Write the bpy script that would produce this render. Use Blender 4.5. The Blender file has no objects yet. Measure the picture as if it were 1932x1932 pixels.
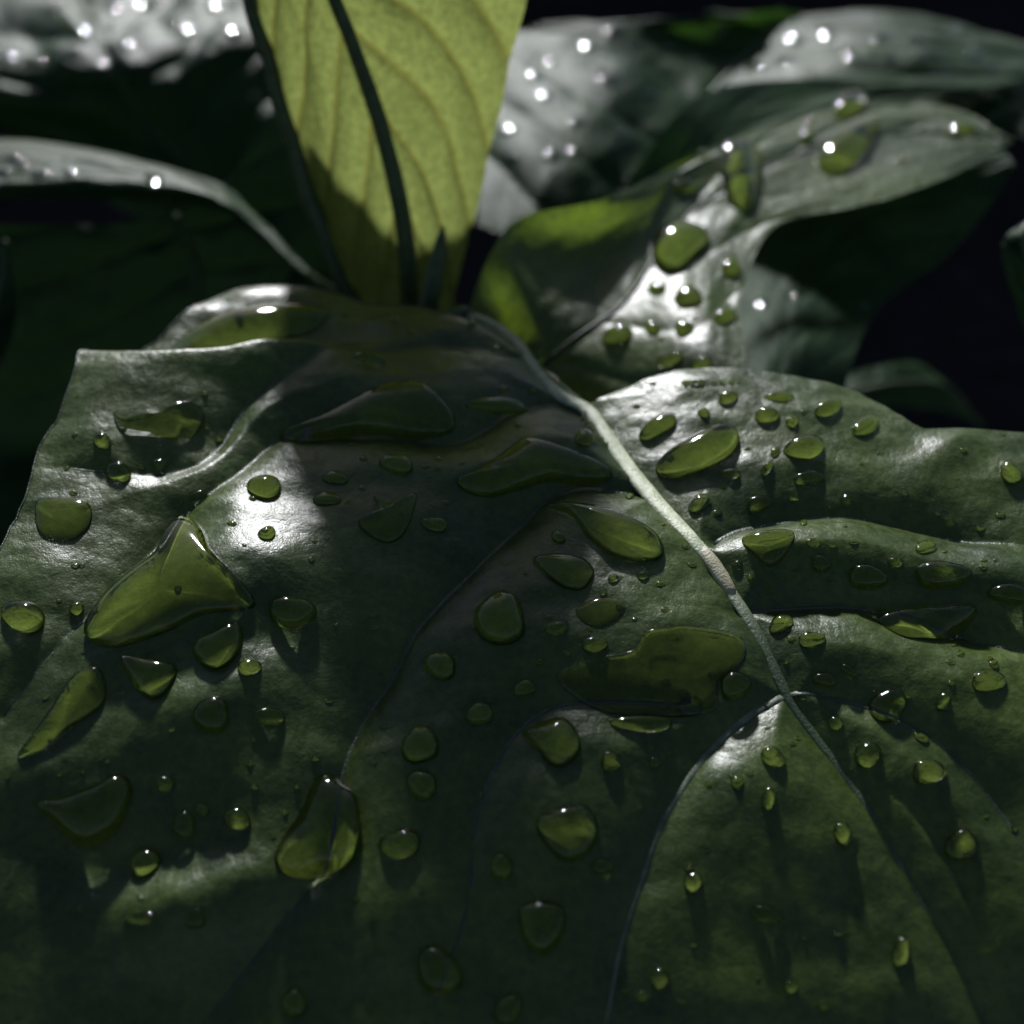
import bpy, math, random
import numpy as np
from mathutils import Vector
from mathutils.bvhtree import BVHTree

# ---------------------------------------------------------------- units: 1 blender unit = 1 cm
S = bpy.context.scene
S.unit_settings.system = 'METRIC'
S.unit_settings.scale_length = 0.01
C = S.collection
R = math.radians
random.seed(7)
rng = np.random.default_rng(7)

# ---------------------------------------------------------------- camera
CAM = np.array((0.0, 0.0, 9.0))
DEP = R(40.0)          # looking down by 40 degrees
HALF = math.tan(R(25.0))
cam = bpy.data.cameras.new('camera')
cam_o = bpy.data.objects.new('camera', cam)
C.objects.link(cam_o)
cam_o.location = CAM
cam_o.rotation_euler = (R(90) - DEP, 0, 0)
cam.sensor_width = 36
cam.lens = 18 / HALF
cam.clip_start = 0.1
cam.clip_end = 1000
cam.dof.use_dof = True
cam.dof.focus_distance = 13.2
cam.dof.aperture_fstop = 0.122
S.camera = cam_o

# ---------------------------------------------------------------- sky and sun
SUN_ELEV, SUN_AZ = R(33), R(-8.5)       # behind the plant, almost straight ahead of the camera
world = bpy.data.worlds.new('World')
S.world = world
world.use_nodes = True
wn = world.node_tree
sky = wn.nodes.new('ShaderNodeTexSky')
sky.sky_type = 'NISHITA'
sky.sun_disc = False
sky.sun_elevation = SUN_ELEV
sky.sun_rotation = SUN_AZ
wn.links.new(sky.outputs[0], wn.nodes['Background'].inputs[0])
wn.nodes['Background'].inputs[1].default_value = 0.05
sun = bpy.data.lights.new('sun', 'SUN')
sun.energy = 5.0
sun.angle = R(4.0)
sun.color = (0.98, 0.98, 1.0)
sun.cycles.is_caustics_light = True
sun_o = bpy.data.objects.new('sun', sun)
C.objects.link(sun_o)
d = Vector((math.sin(SUN_AZ) * math.cos(SUN_ELEV), math.cos(SUN_AZ) * math.cos(SUN_ELEV), math.sin(SUN_ELEV)))
sun_o.rotation_euler = d.to_track_quat('Z', 'Y').to_euler()
sun_o.location = d * 60
S.view_settings.view_transform = 'Standard'
S.view_settings.look = 'None'
S.view_settings.exposure = 0.3
S.view_settings.gamma = 1.0
S.render.engine = 'CYCLES'
S.cycles.use_denoising = True
S.cycles.max_bounces = 10
S.cycles.transmission_bounces = 8
S.cycles.sample_clamp_indirect = 3.0

# ---------------------------------------------------------------- rays: photo position (1932 px frame) to a line in space
_f = np.array((0, math.cos(DEP), -math.sin(DEP)))
_u = np.array((0, math.sin(DEP), math.cos(DEP)))
_r = np.array((1.0, 0, 0))
def ray(px, py):
    px = np.asarray(px, float); py = np.asarray(py, float)
    a = (px - 966) / 966 * HALF; b = (966 - py) / 966 * HALF
    v = _f + a[..., None] * _r + b[..., None] * _u
    return v / np.linalg.norm(v, axis=-1, keepdims=True)
def at_z(px, py, z=0.0):
    v = ray(px, py); t = (z - CAM[2]) / v[..., 2]
    return CAM + v * np.asarray(t)[..., None]
def at_y(px, py, y):
    v = ray(px, py); t = (np.asarray(y, float) - CAM[1]) / v[..., 1]
    return CAM + v * t[..., None]

def smooth(a, b, x):
    t = np.clip((x - a) / (b - a), 0, 1); return t * t * (3 - 2 * t)

# ---------------------------------------------------------------- value noise for shapes
class Noise:
    def __init__(s, seed): s.t = np.random.default_rng(seed).random((256, 256))
    def __call__(s, x, y):
        xi = np.floor(x).astype(int); yi = np.floor(y).astype(int)
        fx = x - xi; fy = y - yi; fx = fx * fx * (3 - 2 * fx); fy = fy * fy * (3 - 2 * fy)
        g = lambda i, j: s.t[i % 256, j % 256]
        return (g(xi, yi) * (1 - fx) + g(xi + 1, yi) * fx) * (1 - fy) + (g(xi, yi + 1) * (1 - fx) + g(xi + 1, yi + 1) * fx) * fy - 0.5
N1, N2, N3 = Noise(1), Noise(2), Noise(3)
def fbm(x, y, o=3, n=N1):
    v = 0; a = 1.0
    for k in range(o): v = v + a * n(x * 2 ** k + 17.3 * k, y * 2 ** k + 5.1 * k); a *= 0.5
    return v

def catmull(P, n, closed=False):
    P = np.asarray(P, float); m = len(P); out = []
    segs = m if closed else m - 1
    for i in range(segs):
        if closed: p0, p1, p2, p3 = P[(i - 1) % m], P[i], P[(i + 1) % m], P[(i + 2) % m]
        else:
            p1, p2 = P[i], P[i + 1]
            p0 = P[i - 1] if i else 2 * p1 - p2
            p3 = P[i + 2] if i + 2 < m else 2 * p2 - p1
        for t in np.arange(n) / n:
            out.append(0.5 * (2 * p1 + (p2 - p0) * t + (2 * p0 - 5 * p1 + 4 * p2 - p3) * t * t + (3 * p1 - p0 - 3 * p2 + p3) * t ** 3))
    if not closed: out.append(P[-1])
    return np.array(out)

def seg_dist(X, Y, poly, closed=False):
    """distance, side (+ = left of travel) and arc position (0..1) of the nearest point of a 2-D polyline"""
    P = np.asarray(poly)[:, :2]
    if closed: P = np.vstack([P, P[:1]])
    L = np.linalg.norm(np.diff(P, axis=0), axis=1); acc = np.concatenate([[0], np.cumsum(L)])
    best = np.full(X.shape, 1e9); side = np.zeros(X.shape); pos = np.zeros(X.shape); bx = np.zeros(X.shape); by = np.zeros(X.shape)
    for i in range(len(P) - 1):
        ax, ay = P[i]; dx, dy = P[i + 1] - P[i]; l2 = dx * dx + dy * dy + 1e-12
        t = np.clip(((X - ax) * dx + (Y - ay) * dy) / l2, 0, 1)
        qx = ax + t * dx; qy = ay + t * dy
        dd = np.hypot(X - qx, Y - qy); m = dd < best
        best[m] = dd[m]; pos[m] = (acc[i] + t[m] * L[i]) / acc[-1]
        side[m] = np.sign(dx * (Y - ay) - dy * (X - ax))[m]; bx[m] = qx[m]; by[m] = qy[m]
    return best, side, pos, bx, by

def inside(X, Y, poly):
    P = np.asarray(poly)[:, :2]; r = np.zeros(X.shape, bool); n = len(P)
    for i in range(n):
        x0, y0 = P[i]; x1, y1 = P[(i + 1) % n]
        c = ((y0 > Y) != (y1 > Y)) & (X < (x1 - x0) * (Y - y0) / (y1 - y0 + 1e-15) + x0)
        r ^= c
    return r

# ---------------------------------------------------------------- materials
def material(name):
    m = bpy.data.materials.new(name); m.use_nodes = True
    nt = m.node_tree; nt.nodes.clear()
    out = nt.nodes.new('ShaderNodeOutputMaterial')
    return m, nt, out
def node(nt, t, **k):
    n = nt.nodes.new(t)
    for a, b in k.items():
        if a in n.inputs: n.inputs[a].default_value = b
        else: setattr(n, a, b)
    return n
def noise_tex(nt, co, scale, detail=4, rough=0.55):
    n = nt.nodes.new('ShaderNodeTexNoise'); n.inputs['Scale'].default_value = scale
    n.inputs['Detail'].default_value = detail; n.inputs['Roughness'].default_value = rough
    nt.links.new(co, n.inputs['Vector']); return n
def ramp(nt, fac, a, b, ca, cb):
    r = nt.nodes.new('ShaderNodeValToRGB'); r.color_ramp.elements[0].position = a; r.color_ramp.elements[1].position = b
    r.color_ramp.elements[0].color = ca; r.color_ramp.elements[1].color = cb
    nt.links.new(fac, r.inputs[0]); return r
def g(v): return (v, v, v, 1)

def leaf_material(name, dark, light, trans, tmix=0.3, rough=(0.30, 0.45), spec=0.5, bump=0.02, wet=False, veins=None):
    m, nt, out = material(name); L = nt.links
    tc = node(nt, 'ShaderNodeTexCoord'); co = tc.outputs['Object']
    n1 = noise_tex(nt, co, 0.55, 5); n2 = noise_tex(nt, co, 9.0, 4, 0.65); n3 = noise_tex(nt, co, 38.0, 2, 0.6)
    c = ramp(nt, n1.outputs['Fac'], 0.32, 0.7, (*dark, 1), (*light, 1))
    sp = node(nt, 'ShaderNodeMix', data_type='RGBA', blend_type='MULTIPLY'); sp.inputs[0].default_value = 0.55
    L.new(c.outputs[0], sp.inputs[6])
    r2 = ramp(nt, n2.outputs['Fac'], 0.3, 0.7, g(0.45), g(1.35)); L.new(r2.outputs[0], sp.inputs[7])
    p = node(nt, 'ShaderNodeBsdfPrincipled'); L.new(sp.outputs[2], p.inputs['Base Color'])
    p.inputs['IOR'].default_value = 1.45
    rr = ramp(nt, n2.outputs['Fac'], 0.3, 0.72, g(rough[0]), g(rough[1])); L.new(rr.outputs[0], p.inputs['Roughness'])
    b1 = node(nt, 'ShaderNodeBump'); b1.inputs['Strength'].default_value = 1; b1.inputs['Distance'].default_value = bump
    L.new(n2.outputs['Fac'], b1.inputs['Height'])
    b2 = node(nt, 'ShaderNodeBump'); b2.inputs['Strength'].default_value = 1; b2.inputs['Distance'].default_value = bump * 0.28
    L.new(n3.outputs['Fac'], b2.inputs['Height']); L.new(b1.outputs[0], b2.inputs['Normal'])
    vo = node(nt, 'ShaderNodeTexVoronoi', feature='DISTANCE_TO_EDGE'); vo.inputs['Scale'].default_value = 2.3
    wv = node(nt, 'ShaderNodeVectorMath', operation='MULTIPLY_ADD'); wv.inputs[1].default_value = (.35, .35, .35)
    L.new(n1.outputs['Color'], wv.inputs[0]); L.new(co, wv.inputs[2]); L.new(wv.outputs[0], vo.inputs['Vector'])
    vr = ramp(nt, vo.outputs['Distance'], 0.0, 0.22, g(0), g(1))
    b3 = node(nt, 'ShaderNodeBump'); b3.inputs['Strength'].default_value = 1; b3.inputs['Distance'].default_value = 0.0035
    L.new(vr.outputs[0], b3.inputs['Height']); L.new(b2.outputs[0], b3.inputs['Normal']); L.new(b3.outputs[0], p.inputs['Normal'])
    if wet:   # under water the cuticle loses its air interface: no surface gloss there
        at = node(nt, 'ShaderNodeAttribute', attribute_name='wet')
        mp = node(nt, 'ShaderNodeMapRange'); mp.inputs[3].default_value = spec; mp.inputs[4].default_value = 0.0
        L.new(at.outputs['Fac'], mp.inputs[0]); L.new(mp.outputs[0], p.inputs['Specular IOR Level'])
        hs = node(nt, 'ShaderNodeMix', data_type='RGBA'); L.new(at.outputs['Fac'], hs.inputs[0])
        L.new(sp.outputs[2], hs.inputs[6])
        wet_glow = node(nt, 'ShaderNodeMix', data_type='RGBA', blend_type='MULTIPLY'); wet_glow.inputs[0].default_value = 0.35
        wet_glow.inputs[6].default_value = (0.095, 0.132, 0.022, 1); L.new(r2.outputs[0], wet_glow.inputs[7]); L.new(wet_glow.outputs[2], hs.inputs[7])  # wet yellow-green, brightened to paint in the glow inside the drops
        L.new(hs.outputs[2], p.inputs['Base Color'])
    else:
        p.inputs['Specular IOR Level'].default_value = spec
    t = node(nt, 'ShaderNodeBsdfTranslucent'); L.new(b1.outputs[0], t.inputs['Normal'])
    tcol = node(nt, 'ShaderNodeMix', data_type='RGBA', blend_type='MULTIPLY'); tcol.inputs[0].default_value = 0.6
    tcol.inputs[6].default_value = (*trans, 1); L.new(r2.outputs[0], tcol.inputs[7])
    if veins:   # paler or darker network carried by the UV map: across (x), along (y)
        uv = node(nt, 'ShaderNodeAttribute', attribute_name='vein')
        vm = node(nt, 'ShaderNodeMix', data_type='RGBA'); vm.inputs[7].default_value = (*veins, 1)
        L.new(uv.outputs['Fac'], vm.inputs[0]); L.new(tcol.outputs[2], vm.inputs[6]); L.new(vm.outputs[2], t.inputs['Color'])
    else:
        L.new(tcol.outputs[2], t.inputs['Color'])
    mx = node(nt, 'ShaderNodeMixShader'); mx.inputs[0].default_value = tmix
    L.new(p.outputs[0], mx.inputs[1]); L.new(t.outputs[0], mx.inputs[2]); L.new(mx.outputs[0], out.inputs[0])
    return m

def stem_material(name, col, col2, rough=0.45, tip=None):
    m, nt, out = material(name); L = nt.links
    tc = node(nt, 'ShaderNodeTexCoord')
    n = noise_tex(nt, tc.outputs['Object'], 6.0, 4, 0.6); n2 = noise_tex(nt, tc.outputs['Object'], 30, 3)
    c = ramp(nt, n.outputs['Fac'], 0.35, 0.68, (*col, 1), (*col2, 1))
    p = node(nt, 'ShaderNodeBsdfPrincipled', Roughness=rough); 
    if tip:
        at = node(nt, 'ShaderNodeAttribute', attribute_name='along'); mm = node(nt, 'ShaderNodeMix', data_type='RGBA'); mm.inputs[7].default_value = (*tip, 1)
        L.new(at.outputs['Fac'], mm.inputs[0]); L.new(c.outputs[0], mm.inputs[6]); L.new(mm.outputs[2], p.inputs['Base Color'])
    else: L.new(c.outputs[0], p.inputs['Base Color'])
    b = node(nt, 'ShaderNodeBump'); b.inputs['Distance'].default_value = 0.012; L.new(n2.outputs['Fac'], b.inputs['Height']); L.new(b.outputs[0], p.inputs['Normal'])
    L.new(p.outputs[0], out.inputs[0]); return m

M_leaf = leaf_material('glossy_leaf', (0.024, 0.046, 0.008), (0.070, 0.108, 0.016), (0.24, 0.36, 0.03), 0.28, (0.29, 0.46), 0.75, 0.012, wet=True)
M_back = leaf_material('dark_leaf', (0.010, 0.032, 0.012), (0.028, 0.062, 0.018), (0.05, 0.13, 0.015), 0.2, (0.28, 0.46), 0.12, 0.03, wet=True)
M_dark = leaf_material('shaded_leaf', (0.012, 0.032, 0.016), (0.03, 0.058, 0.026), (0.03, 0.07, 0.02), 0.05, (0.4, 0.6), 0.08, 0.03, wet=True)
M_young = leaf_material('young_leaf', (0.10, 0.12, 0.02), (0.16, 0.17, 0.03), (0.22, 0.265, 0.07), 0.62, (0.4, 0.55), 0.3, 0.012, wet=True, veins=(0.15, 0.14, 0.025))
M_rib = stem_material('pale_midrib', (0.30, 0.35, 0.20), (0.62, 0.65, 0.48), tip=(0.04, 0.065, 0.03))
M_low = stem_material('grey_green_midrib', (0.06, 0.085, 0.045), (0.13, 0.15, 0.10), 0.42)
M_vein = stem_material('side_vein', (0.02, 0.032, 0.016), (0.05, 0.062, 0.04), 0.4)
M_stem = stem_material('green_stem', (0.02, 0.04, 0.01), (0.05, 0.08, 0.02), 0.5)
M_node = stem_material('reddish_node', (0.24, 0.23, 0.14), (0.40, 0.38, 0.27), 0.5)

m, nt, out = material('water')
M_water = m
p = node(nt, 'ShaderNodeBsdfPrincipled', Roughness=0.06, IOR=1.333)
p.inputs['Base Color'].default_value = (1, 1, 1, 1); p.inputs['Transmission Weight'].default_value = 1.0
nt.links.new(p.outputs[0], out.inputs[0])

m, nt, out = material('shade_toned_soil')
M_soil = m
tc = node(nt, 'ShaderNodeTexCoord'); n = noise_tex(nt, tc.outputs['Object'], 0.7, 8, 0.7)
c = ramp(nt, n.outputs['Fac'], 0.3, 0.75, (0.0012, 0.0015, 0.0025, 1), (0.003, 0.0035, 0.005, 1))  # near-black soil: the shade of missing foliage is put into the colour
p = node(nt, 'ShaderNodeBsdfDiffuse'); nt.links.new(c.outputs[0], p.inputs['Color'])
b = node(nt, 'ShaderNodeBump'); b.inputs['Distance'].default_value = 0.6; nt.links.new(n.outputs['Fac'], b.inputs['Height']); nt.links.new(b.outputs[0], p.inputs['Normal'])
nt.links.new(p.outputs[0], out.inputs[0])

# ---------------------------------------------------------------- object helpers
def mesh_obj(name, V, F, mat, parent=None, smooth_=True):
    me = bpy.data.meshes.new(name)
    V = np.asarray(V, np.float32)
    if isinstance(F, np.ndarray):
        me.vertices.add(len(V)); me.vertices.foreach_set('co', V.ravel())
        k = F.shape[1]; me.loops.add(F.size); me.loops.foreach_set('vertex_index', F.ravel().astype(np.int32))
        me.polygons.add(len(F)); me.polygons.foreach_set('loop_start', np.arange(0, F.size, k, dtype=np.int32))
        me.update(calc_edges=True); me.validate()
    else:
        me.from_pydata([tuple(v) for v in V], [], F)
    me.polygons.foreach_set('use_smooth', [smooth_] * len(me.polygons))
    me.materials.append(mat); me.update()
    o = bpy.data.objects.new(name, me); C.objects.link(o)
    if parent is not None: o.parent = parent
    return o
def tag(o, label=None, cat=None, group=None, kind=None):
    if label: o['label'] = label
    if cat: o['category'] = cat
    if group: o['group'] = group
    if kind: o['kind'] = kind
def thing(name, label, cat, group=None):
    o = bpy.data.objects.new(name, None); C.objects.link(o); o.empty_display_size = 0.5
    tag(o, label, cat, group); return o

def tube(name, P, rad, mat, parent=None, seg=10, flat=1.0):
    P = np.asarray(P, float); n = len(P); rad = np.broadcast_to(np.asarray(rad, float), (n,))
    T = np.gradient(P, axis=0); T /= np.linalg.norm(T, axis=1, keepdims=True)
    V = []; up = np.array((0, 0, 1.0))
    for i in range(n):
        a = np.cross(T[i], up); a /= np.linalg.norm(a) + 1e-9; b = np.cross(a, T[i])
        for k in range(seg):
            th = 2 * math.pi * k / seg
            V.append(P[i] + rad[i] * (a * math.cos(th) + b * math.sin(th) * flat))
    F = [(i * seg + k, i * seg + (k + 1) % seg, (i + 1) * seg + (k + 1) % seg, (i + 1) * seg + k) for i in range(n - 1) for k in range(seg)]
    F.append(tuple(range(seg - 1, -1, -1))); F.append(tuple((n - 1) * seg + k for k in range(seg)))
    return mesh_obj(name, V, F, mat, parent)

# ---------------------------------------------------------------- ground
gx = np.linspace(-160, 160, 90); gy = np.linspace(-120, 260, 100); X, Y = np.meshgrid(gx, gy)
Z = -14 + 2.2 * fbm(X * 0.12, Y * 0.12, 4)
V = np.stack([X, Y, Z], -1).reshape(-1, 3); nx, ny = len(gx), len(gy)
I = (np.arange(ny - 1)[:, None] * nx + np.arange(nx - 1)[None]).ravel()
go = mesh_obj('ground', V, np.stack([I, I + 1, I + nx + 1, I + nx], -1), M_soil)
tag(go, 'bare soil beneath the plant, coloured near black for deep shade', kind='structure')

# ================================================================ the near leaf
def base(X, Y):
    t = np.clip(12.8 - Y, 0, None)
    z = -0.0385 * t ** 2 - 0.016 * np.clip(t - 5.3, 0, None) ** 2
    z = z - 0.006 * np.clip(np.abs(X - 0.5) - 5, 0, None) ** 2
    return z
crest_px = [(120, 703), (170, 703), (300, 712), (420, 703), (500, 685), (600, 668), (720, 655), (800, 650)]
CR = np.array([at_z(x, y, 0.50)[:2] for x, y in crest_px])
CR = catmull(CR, 5)
# midrib and side veins, positions on the leaf
def on_base(px, py, add=0.0):
    z = 0.0
    for _ in range(25):
        P = at_z(px, py, z); z = 0.6 * z + 0.4 * (float(base(np.array(P[0]), np.array(P[1]))) + add)
    return P
rib_px = [(885, 612), (930, 628), (975, 665), (1010, 715), (1060, 760), (1110, 785), (1165, 860), (1235, 950), (1300, 1030), (1345, 1085), (1400, 1170), (1440, 1240), (1480, 1322), (1530, 1390), (1585, 1460), (1640, 1540), (1700, 1640), (1770, 1770), (1850, 1930), (1930, 2100)]
RIB = catmull(np.array([on_base(x, y)[:2] for x, y in rib_px]), 5)
vein_px = [
    [(1110, 790), (1145, 762), (1200, 738)],
    [(1345, 1040), (1400, 1008), (1480, 992), (1600, 985), (1720, 1003), (1830, 1030), (1960, 1060)],
    [(1395, 1168), (1470, 1155), (1560, 1150), (1660, 1158), (1760, 1185), (1880, 1225), (2000, 1290)],
    [(1480, 1322), (1560, 1330), (1680, 1370), (1800, 1450), (1900, 1580), (1960, 1720)],
    [(1600, 1480), (1690, 1530), (1780, 1640), (1840, 1800), (1880, 1980)],
    [(1480, 1322), (1410, 1365), (1350, 1420), (1300, 1480), (1245, 1570), (1210, 1670), (1170, 1800), (1140, 1960)],
    [(1640, 1540), (1600, 1660), (1590, 1800), (1600, 1960)],
    [(1210, 930), (1110, 925), (1030, 948), (970, 1000), (890, 1080), (800, 1170), (740, 1270), (680, 1360), (640, 1480), (610, 1640), (500, 1800), (380, 1960)],
    [(1110, 795), (1040, 772), (960, 800), (860, 845), (720, 838), (600, 830), (520, 850), (440, 920), (350, 990), (250, 1100), (140, 1230), (20, 1380)],
    [(990, 700), (900, 690), (780, 700), (650, 712), (560, 760), (470, 810), (380, 905), (260, 930), (120, 930)],
    [(1300, 1345), (1180, 1350), (1040, 1352), (960, 1420), (900, 1560), (880, 1740), (800, 1960)],
]
VEINS = [catmull(np.array([on_base(x, y)[:2] for x, y in v]), 4) for v in vein_px]
VW = [0.5, 1.0, 0.9, 0.6, 0.5, 0.75, 0.4, 1.0, 0.9, 0.7, 0.6]       # how deep each furrow is

# broad swellings: photo position, height, half-widths across and along, turn
bumps = [
    (1450, 800, 0.10, 1.6, 0.9, -8), (1700, 900, 0.05, 1.2, 0.8, 0),
    (1600, 1080, 0.16, 2.2, 0.45, -8), (1500, 1230, 0.10, 1.6, 0.5, -10),
    (460, 985, 0.13, 0.8, 1.0, 20), (470, 1130, 0.18, 0.9, 0.5, 15), (430, 1360, 0.17, 1.0, 0.4, 20),
    (150, 900, 0.16, 0.9, 0.8, 20), (300, 770, 0.08, 1.2, 0.4, 0), (60, 1180, 0.12, 0.8, 0.7, 20), (250, 1240, 0.10, 1.0, 0.5, 15), (620, 1260, -0.14, 0.7, 0.9, 0), (560, 900, -0.06, 0.7, 0.6, 0),
    (1130, 1230, 0.14, 1.0, 1.0, 0), (760, 900, 0.05, 1.5, 0.7, 0), (1000, 1560, 0.10, 0.8, 0.9, 0),
    (360, 1620, -0.12, 0.9, 0.4, 15), (400, 1730, 0.16, 1.0, 0.35, 15), (1400, 1600, 0.10, 0.8, 0.9, 0),
    (160, 1640, -0.15, 0.8, 0.5, 0), (100, 1500, 0.08, 0.7, 0.5, 0), (1780, 880, 0.10, 0.5, 0.25, 40),
]
BUMPS = [(*on_base(b[0], b[1])[:2], *b[2:]) for b in bumps]

res = 0.034
xs = np.arange(-9.0, 10.4, res); ys = np.arange(1.2, 17.2, res)
GX, GY = np.meshgrid(xs, ys)
H = base(GX, GY)
# quilting between the furrows
q = np.ones_like(H)
for v, w in zip(VEINS, VW):
    dd, sd, ps, _, _ = seg_dist(GX, GY, v)
    fade = w * (1 - 0.6 * smooth(0.7, 1.0, ps))
    q = np.minimum(q, 1 - fade * np.exp(-(dd / 0.42)) - 0.0)
dr, _, pr, _, _ = seg_dist(GX, GY, RIB)
q = np.minimum(q, 1 - 0.8 * np.exp(-dr / 0.45))
H = H + 0.34 * q
for bx, by, h, rx, ry, an in BUMPS:
    a = R(an); u = (GX - bx) * math.cos(a) + (GY - by) * math.sin(a); v = -(GX - bx) * math.sin(a) + (GY - by) * math.cos(a)
    H += h * np.exp(-(u / rx) ** 2 - (v / ry) ** 2)
# the folded far corner: a crest, a dip behind it and a lobe that climbs away again
dc, sc, pc, _, _ = seg_dist(GX, GY, CR)
far = sc > 0
amp = 1 - smooth(0.55, 0.98, pc)
prof = np.where(far, 0.5 - 0.55 * smooth(0.0, 0.55, dc) + 0.42 * smooth(0.4, 2.0, dc), 0.5 * np.exp(-(dc / 1.1) ** 1.5))
prof_end = np.where(far, 0.25 - 0.10 * dc, 0.25 * np.exp(-(dc / 1.3) ** 1.5))
H += (prof * amp + prof_end * (1 - amp)) * np.exp(-np.clip(dc - 1.5, 0, None) ** 2 / 1.2) * smooth(-9, -7.5, GX + 1.0) 
H += 0.045 * fbm(GX * 0.7 + 3, GY * 2.1 + 1, 2, N3) + 0.13 * fbm(GX * 0.55, GY * 0.75, 2, N2) + 0.05 * fbm(GX * 1.1 + 9, GY * 1.3, 2, N1) + 0.028 * fbm(GX * 2.2, GY * 2.6, 2, N3)

def h_at(x, y):
    fx = np.clip((np.asarray(x, float) - xs[0]) / res, 0, len(xs) - 2.001); fy = np.clip((np.asarray(y, float) - ys[0]) / res, 0, len(ys) - 2.001)
    i = fx.astype(int); j = fy.astype(int); a = fx - i; b = fy - j
    return (H[j, i] * (1 - a) + H[j, i + 1] * a) * (1 - b) + (H[j + 1, i] * (1 - a) + H[j + 1, i + 1] * a) * b
def on_leaf(px, py, z0=None):
    """first point of the sight line on the near leaf"""
    v = ray(px, py); ts = np.linspace(5.5, 24, 900); P = CAM + v * ts[:, None]
    below = np.nonzero(P[:, 2] < h_at(P[:, 0], P[:, 1]))[0]
    k = below[0] if len(below) else 899
    return P[max(k, 0)]

out_px = [  # outline of the leaf: photo x, photo y, height of the leaf there (None: found)
    (885, 608, .30), (800, 597, .28), (720, 590, .33), (640, 576, .36), (560, 563, .40), (480, 566, .42), (425, 579, .42), (370, 604, .40), (322, 640, .35), (290, 672, .25),
    (250, 712, .05), (205, 722, .2), (168, 703, .48), (150, 740, .42), (120, 820, .25), (90, 880, .10), (62, 960, 0), (30, 1040, -.2), (-10, 1130, -.4), (-80, 1300, -.7), (-160, 1600, -1.5), (-60, 2050, -2.2), (400, 2200, -2.5),
    (1000, 2250, -2.5), (1700, 2200, -2.5), (2300, 2050, -2.4), (2350, 1500, -1.7), (2250, 1100, -.6), (2100, 880, .0), (1960, 835, .15), (1850, 822, .2), (1745, 822, .2), (1700, 800, .22), (1640, 765, .24), (1560, 738, .26), (1450, 722, .27), (1340, 716, .26), (1250, 724, .2), (1180, 748, .12), (1135, 768, .02), (1112, 772, 0),
    (1070, 745, 0), (1020, 700, .05), (985, 655, .1), (940, 615, .2)]
OUT = catmull(np.array([at_z(x, y, z)[:2] for x, y, z in out_px]), 9, closed=True)
_k = np.arange(len(OUT)) * 1.0
OUT = OUT + 0.030 * np.stack([N1(_k * .45, _k * 0), N2(_k * .45, _k * 0)], -1) + 0.06 * np.stack([N2(_k * .12, _k * 0), N3(_k * .12, _k * 0)], -1)

ins = inside(GX, GY, OUT)
ny, nx = GX.shape
idx = np.arange(nx * ny).reshape(ny, nx)
quad_in = ins[:-1, :-1] | ins[1:, :-1] | ins[:-1, 1:] | ins[1:, 1:]
Fq = np.stack([idx[:-1, :-1], idx[:-1, 1:], idx[1:, 1:], idx[1:, :-1]], -1)[quad_in]
used = np.zeros(nx * ny, bool); used[Fq.ravel()] = True
outside = used & ~ins.ravel()
ox = GX.ravel().copy(); oy = GY.ravel().copy()
_, _, _, bx, by = seg_dist(ox[outside], oy[outside], OUT, closed=True)
ox[outside] = bx; oy[outside] = by
oz = h_at(ox, oy)
remap = -np.ones(nx * ny, int); remap[used] = np.arange(used.sum())
LV = np.stack([ox, oy, oz], -1)[used]; LF = remap[Fq]

class Sheet:
    """a leaf blade that drops can be set on"""
    def __init__(s, obj, V, F):
        s.obj = obj; s.V = np.asarray(V); s.bvh = BVHTree.FromPolygons([Vector(v) for v in s.V], [tuple(int(i) for i in f) for f in F]); s.wet = np.zeros(len(V), np.float32)
    def hit(s, px, py):
        v = ray(px, py); r = s.bvh.ray_cast(Vector(CAM), Vector(v))
        return r[0], r[1]
    def store(s):
        a = s.obj.data.attributes.new('wet', 'FLOAT', 'POINT'); a.data.foreach_set('value', s.wet)

near = thing('broad_leaf', 'large wet quilted leaf in front with a pale midrib and a folded far corner', 'leaf')
blade = mesh_obj('blade', LV, LF, M_leaf, near)
NEAR = Sheet(blade, LV, LF)
blade.cycles.is_caustics_receiver = True
# midrib and side veins as raised cords
RZ = np.array([(p[0], p[1], float(h_at(p[0], p[1]))) for p in RIB]); t = np.linspace(0, 1, len(RZ))
RZ[:, 2] = np.convolve(np.pad(RZ[:, 2], 3, mode='edge'), np.ones(7) / 7, 'valid')
RZ[:, 2] += 0.02
RZ[:, 2] -= 0.03 * smooth(.45, .9, t)
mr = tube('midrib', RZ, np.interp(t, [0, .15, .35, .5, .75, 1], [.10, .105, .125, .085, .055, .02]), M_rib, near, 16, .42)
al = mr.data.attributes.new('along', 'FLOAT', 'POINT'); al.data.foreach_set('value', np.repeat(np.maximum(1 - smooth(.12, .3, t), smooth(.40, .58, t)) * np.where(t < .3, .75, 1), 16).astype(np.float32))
nd = RZ[int(len(RZ) * 0.47)]
k = int(len(RZ) * .5)
tube('leaf_rim', [(x, y, float(h_at(x, y))) for x, y in OUT[:int(len(OUT) * .42)]], .013, M_vein, near, 6)
nod = tube('leaf_node', [nd + (RZ[k] - nd) * s * .9 + np.array((0, 0, .008)) for s in np.linspace(-.8, 1.2, 9)], [.05, .085, .10, .108, .10, .104, .09, .08, .05], M_node, near, 14, .65)
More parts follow.
